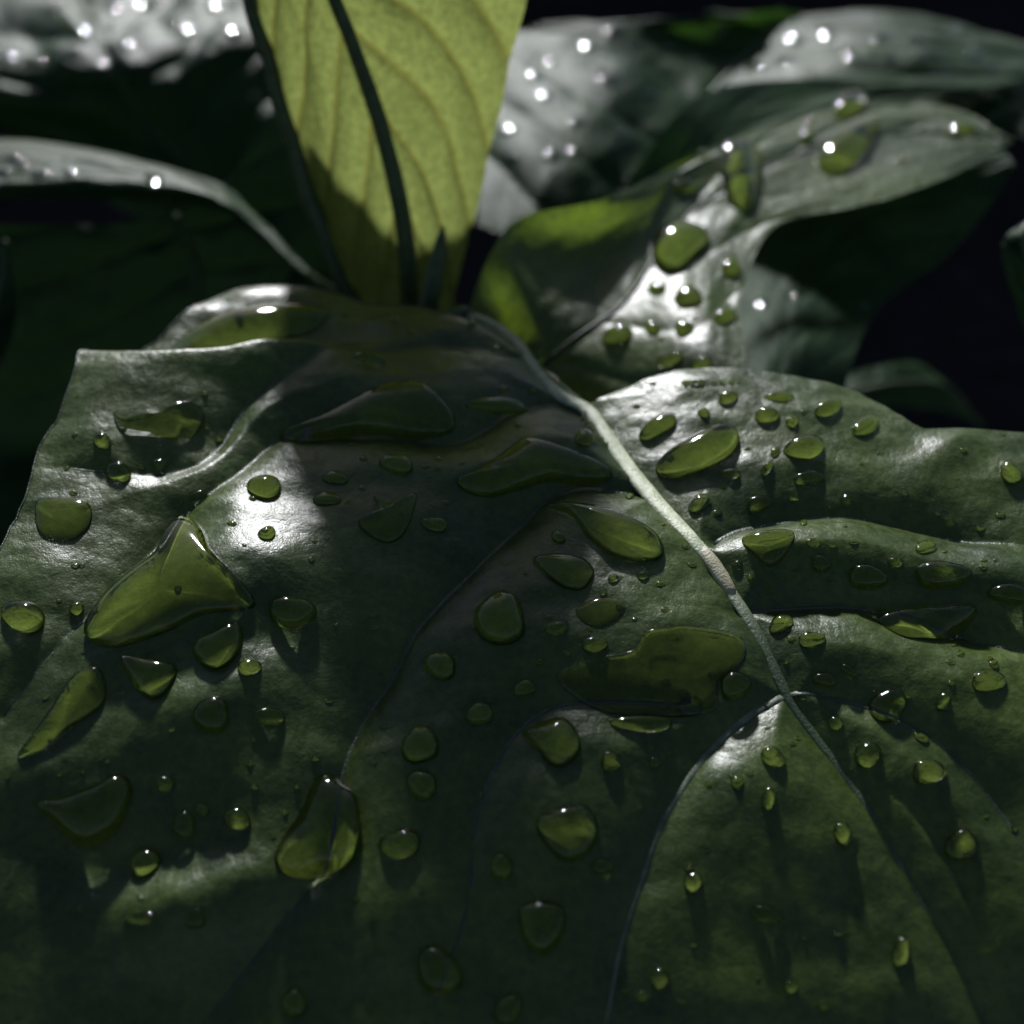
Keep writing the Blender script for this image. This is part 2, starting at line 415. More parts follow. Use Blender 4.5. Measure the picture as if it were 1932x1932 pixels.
for v, w in zip(VEINS, VW):
    if v is VEINS[4] or v is VEINS[6]: continue
    P = np.array([(p[0], p[1], float(h_at(p[0], p[1])) - 0.006) for p in v if inside(np.array([p[0]]), np.array([p[1]]), OUT)[0]])
    pale = v is VEINS[5]
    if len(P) > 3: tube('side_vein', P + np.array((0, 0, .01 * pale)), np.linspace(.052 + .012 * pale, .02, len(P)) * (0.6 + 0.4 * w), M_low if pale else M_vein, near, 10, 0.4)

# ================================================================ leaves behind, as curved sheets
def sheet(name, label, rows, mat, ribmat, nu=90, nv=120, veins=9, skew=0.35, depth=0.12, ribw=.09, rib=True, group=None, wav=0.06, seed=3, zmode=False):
    """rows of control points (photo x, photo y, distance from the camera along the ground, or height when zmode); the middle column is the midrib"""
    A = np.array([[(at_z if zmode else at_y)(p[0], p[1], p[2]) for p in row] for row in rows])     # rows along the leaf, columns across
    B = np.array([catmull(r, 24) for r in A])
    G = np.array([catmull(B[:, j], 24) for j in range(B.shape[1])]).transpose(1, 0, 2)
    n, m = G.shape[:2]
    v = np.linspace(0, 1, n)[:, None] * np.ones((1, m)); u = np.ones((n, 1)) * np.linspace(-1, 1, m)[None]
    du = np.gradient(G, axis=1); dv = np.gradient(G, axis=0); nr = np.cross(du, dv); nr /= np.linalg.norm(nr, axis=2, keepdims=True) + 1e-9
    nr *= np.where(nr[..., 2:3].mean() < 0, -1, 1)
    ph = (v - np.abs(u) * skew * 0.6) * veins + seed * .37 + 0.12 * fbm(u * 2 + seed, v * 3, 2)
    dv_ = np.abs(ph - np.round(ph)) / veins
    qv = np.exp(-dv_ / 0.022); qr = np.exp(-np.abs(u) / 0.07)
    hgt = -depth * np.maximum(qv * (1 - .3 * np.abs(u)), qr) + wav * fbm(u * 3 + seed, v * 5, 3, N3)
    G = G + nr * hgt[..., None]
    root = thing(name, label, 'leaf', group)
    I = (np.arange(n - 1)[:, None] * m + np.arange(m - 1)[None]).ravel()
    F = np.stack([I, I + 1, I + m + 1, I + m], -1)
    o = mesh_obj('blade', G.reshape(-1, 3), F, mat, root)
    vn = np.clip(np.maximum(np.exp(-(dv_ / 0.0085) ** 2) * .8, np.exp(-(u / .03) ** 2)), 0, 1).astype(np.float32)
    a = o.data.attributes.new('vein', 'FLOAT', 'POINT'); a.data.foreach_set('value', vn.ravel())
    if rib:
        mid = G[:, m // 2] + nr[:, m // 2] * 0.02
        tube('midrib', mid[::3], np.linspace(ribw, ribw * .35, len(mid[::3])), ribmat, root, 10)
    sh = Sheet(o, G.reshape(-1, 3), F); sh.root = root; sh.G = G
    return sh

#   second leaf, right: base row first, tip last; columns from its far edge over the midrib to its near edge
RIGHT = sheet('broad_leaf', 'broad wet leaf at the right whose pointed tip curls over a dark leaf', [
    [(880, 600, -.5), (960, 640, -.75), (1010, 700, -.95), (1090, 760, -1.15), (1150, 800, -1.3)],
    [(920, 490, .3), (1010, 560, -.08), (1090, 630, -.38), (1200, 735, -.66), (1300, 800, -.85)],
    [(985, 410, .72), (1090, 480, .2), (1180, 560, -.03), (1300, 640, .05), (1402, 715, -.1)],
    [(1150, 372, .95), (1200, 410, .55), (1250, 460, .27), (1330, 510, .25), (1398, 560, .15)],
    [(1290, 302, .85), (1310, 330, .66), (1340, 370, .48), (1400, 405, .42), (1465, 425, .36)],
    [(1440, 240, .68), (1470, 262, .62), (1510, 290, .52), (1560, 340, .46), (1610, 388, .42)],
    [(1640, 190, .70), (1660, 212, .64), (1690, 250, .55), (1720, 300, .5), (1745, 350, .48)],
    [(1800, 200, .72), (1810, 225, .66), (1825, 255, .58), (1840, 280, .54), (1855, 298, .52)],
    [(1912, 262, .6), (1912, 263, .6), (1913, 264, .6), (1913, 265, .6), (1914, 266, .6)],
], M_leaf, M_vein, veins=7, depth=0.05, ribw=.035, wav=.07, seed=2, zmode=True)

#   the raised far wing of the second leaf, its shaded back turned to the camera
WING = sheet('narrow_leaf', 'dark narrow leaf blade rising behind the right leaf', [
    [(900, 590, 17.8), (960, 560, 17.7), (1020, 560, 17.6)],
    [(960, 440, 18.9), (1040, 470, 18.7), (1100, 500, 18.4)],
    [(1150, 372, 19.9), (1190, 390, 19.7), (1230, 420, 19.3)],
    [(1270, 225, 21.6), (1310, 290, 21.2), (1350, 340, 20.8)],
    [(1360, 165, 23.3), (1420, 210, 22.9), (1470, 250, 22.4)],
    [(1530, 150, 24.4), (1560, 170, 24.2), (1590, 190, 23.8)],
    [(1640, 160, 24.6), (1645, 165, 24.5), (1650, 172, 24.4)],
], M_back, M_stem, veins=6, depth=.02, rib=False, wav=.03, seed=4)

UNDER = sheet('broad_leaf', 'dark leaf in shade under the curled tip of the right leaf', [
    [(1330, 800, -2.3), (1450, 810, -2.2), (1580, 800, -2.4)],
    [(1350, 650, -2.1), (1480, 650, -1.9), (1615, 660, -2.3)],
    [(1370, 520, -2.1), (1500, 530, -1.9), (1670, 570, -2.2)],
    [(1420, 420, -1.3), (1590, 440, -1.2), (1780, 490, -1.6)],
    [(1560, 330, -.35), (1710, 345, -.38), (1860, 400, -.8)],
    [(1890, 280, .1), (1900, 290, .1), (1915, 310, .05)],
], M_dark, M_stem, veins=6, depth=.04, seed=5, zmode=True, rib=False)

FARR = sheet('broad_leaf', 'large pale shining leaf far behind with many glints and a dark furrow', [
    [(900, 420, -1.4), (1010, 460, -1.6), (1130, 480, -1.9), (1250, 470, -1.6), (1350, 430, -1.4)],
    [(900, 250, -.6), (1060, 300, -.7), (1230, 320, -1.2), (1380, 300, -.8), (1520, 270, -.7)],
    [(900, 130, -.1), (1110, 170, -.1), (1300, 215, -.8), (1500, 190, -.2), (1700, 200, -.3)],
    [(940, 60, .3), (1180, 65, .2), (1400, 105, -.5), (1640, 110, .2), (1900, 160, -.1)],
    [(1060, 45, .3), (1260, 40, .3), (1465, 45, -.2), (1740, 60, .3), (1990, 110, .1)],
    [(1300, 38, .2), (1400, 32, .2), (1520, 22, .0), (1760, 30, .2), (2010, 95, .1)],
], M_back, M_stem, veins=6, depth=.16, ribw=.10, wav=.22, seed=6, zmode=True)

FARS = sheet('broad_leaf', 'pale shining leaf at the far right edge behind the curled tip', [
    [(1740, 220, -.9), (1850, 235, -.8), (1960, 270, -.9)],
    [(1800, 150, -.6), (1910, 190, -.5), (2010, 250, -.7)],
    [(1900, 110, -.4), (2000, 130, -.4), (2090, 170, -.5)],
], M_back, M_stem, veins=4, depth=.12, seed=8, zmode=True)

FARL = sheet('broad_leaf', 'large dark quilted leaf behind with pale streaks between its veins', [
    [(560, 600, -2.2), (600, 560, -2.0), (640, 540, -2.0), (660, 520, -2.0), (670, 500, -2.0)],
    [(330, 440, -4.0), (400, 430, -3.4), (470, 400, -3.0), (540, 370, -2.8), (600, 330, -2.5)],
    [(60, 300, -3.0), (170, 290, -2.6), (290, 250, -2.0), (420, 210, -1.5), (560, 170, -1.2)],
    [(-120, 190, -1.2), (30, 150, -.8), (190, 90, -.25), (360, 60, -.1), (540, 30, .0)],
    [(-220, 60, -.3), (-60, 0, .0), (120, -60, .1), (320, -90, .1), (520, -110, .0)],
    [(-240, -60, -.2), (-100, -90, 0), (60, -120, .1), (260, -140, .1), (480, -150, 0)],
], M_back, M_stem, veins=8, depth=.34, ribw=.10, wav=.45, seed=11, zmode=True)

LEFT = sheet('arching_leaf', 'arching leaf at the left edge with a white shining ridge and green rim', [
    [(646, 570, -1.6), (648, 568, -1.6), (650, 565, -1.6), (652, 563, -1.6), (654, 561, -1.6)],
    [(568, 515, -1.0), (570, 512, -.95), (573, 509, -.95), (576, 506, -1.0), (579, 503, -1.1)],
    [(474, 430, -.5), (477, 426, -.4), (480, 421, -.4), (484, 416, -.5), (488, 412, -.7)],
    [(370, 386, -.25), (376, 374, .0), (384, 360, .1), (395, 350, -.1), (410, 346, -.6)],
    [(190, 375, -.1), (192, 350, .2), (200, 318, .3), (212, 296, .25), (225, 290, -.1)],
    [(-60, 382, -.1), (-60, 350, .2), (-55, 310, .3), (-45, 275, .25), (-30, 262, -.1)],
    [(-260, 440, -.4), (-250, 410, -.1), (-240, 380, .0), (-230, 350, -.1), (-220, 340, -.3)],
], M_back, M_stem, veins=6, depth=.03, rib=False, wav=.10, seed=12, zmode=True)

YOUNG = sheet('upright_young_leaf', 'upright yellow green young leaf glowing with light from behind, dark midrib', [
    [(690, 600, 17.0), (730, 610, 16.8), (775, 612, 16.7), (820, 605, 16.8), (858, 590, 17.0)],
    [(640, 520, 17.4), (700, 500, 17.0), (768, 490, 16.8), (830, 490, 17.0), (872, 500, 17.4)],
    [(590, 380, 17.9), (660, 370, 17.3), (748, 360, 17.0), (830, 350, 17.3), (905, 370, 17.9)],
    [(545, 240, 18.3), (615, 230, 17.6), (708, 210, 17.3), (830, 200, 17.6), (940, 230, 18.3)],
    [(505, 100, 18.6), (570, 90, 17.9), (658, 70, 17.6), (820, 60, 17.8), (972, 90, 18.5)],
    [(468, -30, 18.9), (530, -50, 18.2), (615, -60, 17.9), (810, -80, 18.1), (998, -50, 18.7)],
    [(470, -220, 19.1), (530, -240, 18.5), (600, -260, 18.2), (790, -260, 18.4), (970, -230, 18.8)],
    [(540, -420, 19.2), (580, -430, 18.8), (620, -440, 18.6), (730, -440, 18.7), (850, -420, 19.0)],
    [(650, -600, 19.2), (655, -600, 19.1), (660, -600, 19.1), (670, -600, 19.1), (680, -600, 19.2)],
], M_young, M_stem, veins=7, skew=-.55, depth=.09, ribw=.17, wav=.12, seed=1)
# its rolled left margin
Gy = YOUNG.G
tube('rolled_margin', (Gy[:, 0] + np.array((0, -.03, 0)))[::4], np.interp(np.linspace(0, 1, len(Gy[::4])), [0, .2, .6, 1], [.07, .17, .13, .03]), M_stem, YOUNG.root, 10)

SHADE_LEAF = sheet('young_leaf', 'unseen narrow leaf added behind the upright young leaf to shade its base', [  # hidden blade, added to cast shade on the young leaf's lower part
    [(700, 590, 19.4), (750, 590, 19.3), (800, 590, 19.4)],
    [(620, 430, 19.6), (740, 430, 19.2), (850, 430, 19.5)],
    [(590, 300, 19.7), (740, 290, 19.3), (880, 300, 19.6)],
    [(560, 160, 19.8), (690, 190, 19.4), (890, 230, 19.6)],
    [(560, 60, 19.8), (600, 80, 19.7), (680, 110, 19.8)],
], M_back, M_stem, veins=6, depth=.08, seed=14)

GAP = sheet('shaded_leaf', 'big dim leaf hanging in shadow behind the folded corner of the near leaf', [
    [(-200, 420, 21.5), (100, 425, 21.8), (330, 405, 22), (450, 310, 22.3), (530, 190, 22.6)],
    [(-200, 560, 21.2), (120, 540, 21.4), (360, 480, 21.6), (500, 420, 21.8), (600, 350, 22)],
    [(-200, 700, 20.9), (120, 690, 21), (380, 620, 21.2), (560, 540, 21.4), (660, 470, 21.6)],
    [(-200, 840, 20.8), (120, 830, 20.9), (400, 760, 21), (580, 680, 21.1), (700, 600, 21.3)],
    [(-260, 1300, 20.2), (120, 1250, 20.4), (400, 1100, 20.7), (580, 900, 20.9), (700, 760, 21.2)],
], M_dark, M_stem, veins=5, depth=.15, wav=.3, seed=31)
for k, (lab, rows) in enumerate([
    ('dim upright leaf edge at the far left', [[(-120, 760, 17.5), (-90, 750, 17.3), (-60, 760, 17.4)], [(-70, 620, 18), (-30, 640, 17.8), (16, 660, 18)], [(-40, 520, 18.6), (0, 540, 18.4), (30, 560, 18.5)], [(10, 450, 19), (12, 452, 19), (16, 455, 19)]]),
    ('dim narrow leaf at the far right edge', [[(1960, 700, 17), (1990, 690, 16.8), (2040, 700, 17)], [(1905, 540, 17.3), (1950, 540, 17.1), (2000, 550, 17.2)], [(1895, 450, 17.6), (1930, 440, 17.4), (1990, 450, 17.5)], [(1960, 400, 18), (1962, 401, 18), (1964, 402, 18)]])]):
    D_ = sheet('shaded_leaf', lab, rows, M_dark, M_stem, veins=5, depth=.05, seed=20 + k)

LITL = sheet('small_leaf', 'small dim green leaf low in the shadow at the right', [
    [(1560, 720, 24.0), (1600, 740, 23.6), (1640, 770, 23.4)],
    [(1650, 690, 24.6), (1700, 720, 24.2), (1740, 770, 23.8)],
    [(1740, 690, 25.0), (1790, 730, 24.6), (1830, 790, 24.2)],
    [(1850, 800, 25.0), (1855, 805, 25.0), (1860, 810, 25.0)],
], M_back, M_stem, veins=5, depth=.05, seed=9)

# stems that carry the leaves down into the soil
def petiole(sh, P, r0=.16):
    tube('petiole', catmull(np.array(P, float), 8), np.linspace(r0 * .8, r0 * 1.3, 8 * (len(P) - 1) + 1), M_stem, sh, 12)
a = RZ[0]
shoot = thing('young_shoot', 'slim rolled shoot standing in front of the base of the upright young leaf', 'shoot')
Q_ = catmull(np.array([at_y(790, 640, 16.0), at_y(812, 560, 16.2), at_y(824, 500, 16.4), at_y(832, 455, 16.6), at_y(836, 425, 16.7)]), 8)
tube('rolled_blade', Q_, np.interp(np.linspace(0, 1, len(Q_)), [0, .35, .8, 1], [.16, .17, .08, .01]), M_stem, shoot, 14)
tube('stalk', catmull(np.array([Q_[0], Q_[0] + (-.1, .4, -2), (-1.4, 17.5, -6), (-1.5, 17.8, -14)]), 8), .12, M_stem, shoot, 10)
petiole(near, [a + (0, .02, 0), a + (-.25, .35, -.25), (-1.3, 17.0, -1.5), (-1.6, 17.8, -5), (-1.5, 18.2, -14)])
for sh, e in ((RIGHT.root, (-.9, 18.0)), (YOUNG.root, (-1.6, 17.6)), (LEFT.root, (-2.2, 18.3)), (FARL.root, (-2.4, 19.6)), (FARR.root, (-.6, 20.4)), (UNDER.root, (.6, 19))):
    G0 = {RIGHT.root: RIGHT, YOUNG.root: YOUNG, LEFT.root: LEFT, FARL.root: FARL, FARR.root: FARR, UNDER.root: UNDER}[sh].G
    s0 = G0[0, G0.shape[1] // 2]
    petiole(sh, [s0, s0 + (np.array((e[0], e[1], s0[2] - 2)) - s0) * .5, (e[0], e[1], s0[2] - 4), (e[0], e[1] + .3, -14)], .12)


# ================================================================ water
def frame(n):
    n = n.normalized(); a = Vector((1, 0, 0)); a = (a - n * a.dot(n)).normalized(); return a, n.cross(a), n
WATER = []; WOBJ = []
def water(sh, outline, label=None, rise=0.42, name='water_drop', cat='water drop', group=None, seg=40, rings=9, sag=0.0, power=0.48, wetten=True):
    """outline: photo positions round the foot of a drop lying on the leaf; rise: height as a share of its half width"""
    O = np.asarray(outline, float)
    cx, cy = O.mean(0); c, n = sh.hit(cx, cy)
    if c is None: return None
    if n.z < 0: n = -n
    n = (n + Vector((0, 0, .0))).normalized()
    A, B, N = frame(n)
    pts = catmull(O, max(3, -(-seg // len(O))), closed=True) if len(O) < seg else O
    q = []
    for x, y in pts:                                   # foot outline on the plane that touches the leaf at its centre
        v = Vector(ray(x, y)); den = v.dot(N)
        if abs(den) < 0.06: continue
        t = (c - Vector(CAM)).dot(N) / den
        w = Vector(CAM) + v * t - c; q.append((w.dot(A), w.dot(B)))
    q = np.array(q)
    if len(q) < 6: return None
    q0 = q.mean(0)
    size = math.sqrt(abs(0.5 * np.sum(q[:, 0] * np.roll(q[:, 1], -1) - q[:, 1] * np.roll(q[:, 0], -1))) / math.pi)
    down = np.array((Vector((0, 0, -1)).dot(A), Vector((0, 0, -1)).dot(B)))
    q0 = q0 + down * size * sag
    M = len(q)
    def base_pt(a, b):
        p0 = c + A * a + B * b
        h = sh.bvh.ray_cast(p0 + N * 1.2, -N, 2.6)
        return (h[0] - p0).dot(N) if h[0] is not None else 0.0
    foot = np.array([base_pt(a, b) for a, b in q])
    lo = np.median(foot) - 1.2 * size; hi = np.median(foot) + 1.2 * size
    foot = np.clip(foot, lo, hi)
    V = []; F = []
    hgt = size * rise
    fa = np.linalg.lstsq(np.c_[q, np.ones(M)], foot, rcond=None)[0]
    ctr = fa[0] * q0[0] + fa[1] * q0[1] + fa[2]
    rs = np.sin(np.linspace(0, math.pi / 2, rings + 1))[1:]
    bc = base_pt(*q0)
    V.append(c + A * q0[0] + B * q0[1] + N * max(ctr + hgt, bc + 0.25 * hgt))
    low = []
    for r in rs:
        for k in range(M):
            a, b = q0 + (q[k] - q0) * r
            pl = fa[0] * a + fa[1] * b + fa[2]
            bp = foot[k] if r > .999 else base_pt(a, b)
            z = pl + (foot[k] - pl) * r ** 3 + hgt * (1 - r * r) ** power
            z = max(z, bp + 0.25 * hgt * (1 - r * r)) if r < .999 else foot[k] - .006
            V.append(c + A * float(a) + B * float(b) + N * float(z)); low.append(bp)
    top = len(V)
    V.append(c + A * q0[0] + B * q0[1] + N * (bc - .05 * size - .01))
    low = np.array(low).reshape(len(rs), M)
    for i, r in enumerate(rs[:-1]):
        for k in range(M):
            a, b = q0 + (q[k] - q0) * r
            V.append(c + A * float(a) + B * float(b) + N * float(low[i, k] - (.05 * size) * (1 - r * r) - .008))
    L = len(rs)
    for k in range(M):
        k2 = (k + 1) % M
        F.append((0, 1 + k, 1 + k2))
        for i in range(L - 1): F.append((1 + i * M + k, 1 + (i + 1) * M + k, 1 + (i + 1) * M + k2, 1 + i * M + k2))
        F.append((top, top + 1 + k2, top + 1 + k))
        for i in range(L - 2): F.append((top + 1 + i * M + k2, top + 1 + (i + 1) * M + k2, top + 1 + (i + 1) * M + k, top + 1 + i * M + k))
        F.append((top + 1 + (L - 2) * M + k2, 1 + (L - 1) * M + k2, 1 + (L - 1) * M + k, top + 1 + (L - 2) * M + k))
    s2 = sum((q[k][0] * q[(k + 1) % M][1] - q[k][1] * q[(k + 1) % M][0]) for k in range(M))
    if s2 < 0: F = [f[::-1] for f in F]
    V = [v - c for v in V]
    o = mesh_obj(name, V, F, M_water); o.location = c
    o.cycles.is_caustics_caster = True
    tag(o, label, cat, group)
    # the wetted patch of the leaf, which also carries the painted glow
    if wetten:
        rad = np.hypot(*(q - q0).T).max()
        dV = sh.V - np.array(c); near_ = np.nonzero((dV ** 2).sum(1) < (rad * 1.3) ** 2 + .01)[0]
        la = dV[near_] @ np.array(A); lb = dV[near_] @ np.array(B)
        m_ = inside((la - q0[0]) / .97 + q0[0], (lb - q0[1]) / .97 + q0[1], q)
        sh.wet[near_[m_]] = 1
    WATER.append((cx, cy, size)); WOBJ.append(o); return o

def ell(cx, cy, rx, ry, rot=0, n=12, wob=0.08, seed=None):
    r_ = random.Random(seed if seed is not None else int(cx * 7 + cy * 13))
    ph = [r_.uniform(0, 6.28) for _ in range(3)]; a = R(-rot); out = []
    for k in range(n):
        t = 2 * math.pi * k / n; w = 1 + wob * math.sin(2 * t + ph[0]) + wob * .8 * math.sin(3 * t + ph[1])
        x = rx * w * math.cos(t); y = ry * w * math.sin(t)
        out.append((cx + x * math.cos(a) - y * math.sin(a), cy + x * math.sin(a) + y * math.cos(a)))
    return out

# photo close-ups in which the drops were measured: scale and corner in the 1932 px frame
ZO = {0: (1, 0, 0), 2: (.5, 966, 0), 3: (.39066, 0, 518.9), 4: (.39066, 660.4, 566.0), 5: (.39066, 1177.4, 566.0), 6: (.41396, 0, 1132.1), 7: (.41396, 660.4, 1132.1), 8: (.41396, 1226.4, 1132.1)}
def zp(z, pts):
    s_, x_, y_ = ZO[z]; return [(x * s_ + x_, y * s_ + y_) for x, y in pts]
def shaped(sh, z, pts, label, **k):
    return water(sh, zp(z, pts), label, **k)
def oval(sh, z, cx, cy, rx, ry, rot=0, label=None, **k):
    s_, x_, y_ = ZO[z]
    return water(sh, ell(cx * s_ + x_, cy * s_ + y_, rx * s_, ry * s_, rot), label, **k)

N_ = NEAR
# ---- pools and large drops on the near leaf
shaped(N_, 0, [(300, 690), (318, 655), (352, 622), (400, 600), (455, 588), (520, 580), (580, 582), (625, 596), (600, 628), (530, 655), (450, 670), (380, 684)], 'long curved pool of water on the folded back lobe of the near leaf', name='water_pool', cat='water pool', rise=.36, power=.8)
shaped(N_, 3, [(545, 650), (600, 688), (700, 690), (780, 672), (860, 632), (940, 640), (990, 690), (960, 750), (880, 790), (780, 770), (660, 742), (585, 718)], 'elongated drop beside the pale far corner of the near leaf', rise=.5)
shaped(N_, 0, [(345, 965), (380, 990), (398, 1035), (445, 1085), (420, 1110), (350, 1140), (290, 1175), (210, 1215), (165, 1205), (195, 1150), (245, 1098), (300, 1050), (322, 1010)], 'big star shaped drop with a pointed top and long tail', rise=.45)
shaped(N_, 3, [(185, 1095), (300, 1080), (430, 1105), (435, 1200), (350, 1275), (220, 1270), (170, 1190)], 'dark squarish drop near the side edge of the near leaf', rise=.3)
shaped(N_, 0, [(535, 828), (600, 790), (665, 755), (735, 718), (785, 712), (825, 742), (858, 785), (845, 815), (780, 828), (700, 822), (620, 835), (560, 845)], 'largest wedge shaped pool in the shade of the upright young leaf', name='water_pool', cat='water pool', rise=.34)
shaped(N_, 0, [(862, 905), (895, 888), (935, 862), (985, 825), (1030, 832), (1090, 855), (1140, 878), (1155, 902), (1110, 915), (1040, 908), (990, 920), (930, 935), (880, 925)], 'winged pool that reaches the pale midrib of the near leaf', name='water_pool', cat='water pool', rise=.36)
shaped(N_, 0, [(1030, 928), (1080, 938), (1150, 962), (1205, 985), (1245, 1015), (1252, 1045), (1210, 1060), (1150, 1045), (1105, 1005), (1078, 965)], 'large pear shaped drop just below the winged pool beside the midrib', rise=.55)
shaped(N_, 0, [(1050, 1272), (1100, 1245), (1190, 1228), (1220, 1190), (1290, 1178), (1350, 1185), (1402, 1205), (1400, 1250), (1352, 1290), (1345, 1345), (1250, 1355), (1150, 1345), (1090, 1315)], 'broad flat film of water beside the lower midrib', name='water_pool', cat='water pool', rise=.12, power=.5)
shaped(N_, 0, [(1240, 868), (1290, 838), (1340, 815), (1382, 808), (1396, 835), (1370, 868), (1315, 893), (1262, 897), (1242, 885)], 'large bean shaped drop on the bright swelling beyond the midrib', rise=.62, sag=.06)
shaped(N_, 5, [(70, 650), (110, 600), (160, 565), (235, 552), (255, 590), (215, 625), (150, 660), (90, 678)], 'slim slanting drop between the midrib and the bean shaped drop', rise=.55)
shaped(N_, 0, [(1400, 1012), (1445, 1000), (1496, 998), (1490, 1030), (1452, 1058), (1412, 1035)], 'half moon drop hanging on the first long furrow beyond the midrib', rise=.55, sag=.1)
shaped(N_, 0, [(1655, 1160), (1700, 1162), (1760, 1178), (1822, 1196), (1780, 1208), (1720, 1202), (1680, 1182)], 'long spindle shaped drop lying along a furrow at the right', rise=.5)
shaped(N_, 7, [(780, 600), (880, 555), (960, 532), (1010, 560), (1050, 630), (1040, 700), (960, 760), (895, 735), (855, 680)], 'glowing triangular drop in the middle of the near leaf', rise=.6, sag=.12)
shaped(N_, 7, [(765, 1430), (775, 1390), (870, 1370), (965, 1395), (985, 1470), (950, 1570), (880, 1620), (800, 1570)], 'rounded triangular drop low in the centre foreground', rise=.6, sag=.12)
shaped(N_, 7, [(850, 1010), (900, 970), (1060, 935), (1130, 1010), (1120, 1110), (1060, 1180), (970, 1190), (890, 1110)], 'wide dome drop with a bright glinting upper rim in the foreground', rise=.5, sag=.1)
shaped(N_, 7, [(570, 60), (620, 0), (680, -40), (760, -20), (790, 60), (790, 150), (720, 200), (630, 195), (575, 140)], 'large round dome drop in the shadow left of centre', rise=.75, sag=.1)
shaped(N_, 6, [(890, 185), (960, 150), (1080, 105), (1108, 160), (1090, 235), (1040, 295), (980, 320), (920, 295), (878, 240)], 'bright rounded drop below the tail of the star shaped drop', rise=.65, sag=.1)
shaped(N_, 6, [(570, 290), (690, 278), (800, 300), (792, 370), (740, 435), (680, 450), (610, 395)], 'half round drop left of the bright rounded drop', rise=.6, sag=.12)
shaped(N_, 6, [(85, 720), (130, 640), (230, 500), (330, 350), (430, 300), (480, 370), (470, 470), (370, 545), (250, 635), (150, 725)], 'long dull slanting drop near the left edge of the foreground', rise=.3)
shaped(N_, 6, [(170, 925), (300, 890), (450, 830), (545, 790), (600, 850), (580, 960), (530, 1060), (430, 1130), (350, 1120), (265, 1045)], 'large triangular drop in the left foreground', rise=.6, sag=.15)
shaped(N_, 6, [(1250, 1180), (1290, 1080), (1370, 960), (1420, 840), (1480, 790), (1560, 840), (1600, 960), (1590, 1080), (1560, 1190), (1490, 1255), (1380, 1275), (1290, 1250)], 'tallest glowing teardrop in the left foreground', rise=.65, sag=.2)
shaped(N_, 4, [(110, 950), (160, 985), (240, 975), (320, 930), (310, 1010), (265, 1110), (190, 1160), (100, 1140), (40, 1080), (130, 1030)], 'horned drop in the shadow below the winged pool', rise=.45, sag=.1)
shaped(N_, 4, [(880, 1255), (960, 1235), (1060, 1240), (1150, 1270), (1180, 1320), (1130, 1385), (1040, 1385), (960, 1340)], 'oval drop below the pear shaped drop', rise=.55, sag=.1)
shaped(N_, 4, [(1090, 1500), (1160, 1450), (1250, 1440), (1330, 1470), (1300, 1530), (1210, 1580), (1130, 1560)], 'flat leaf shaped film above the broad film of water', rise=.2)
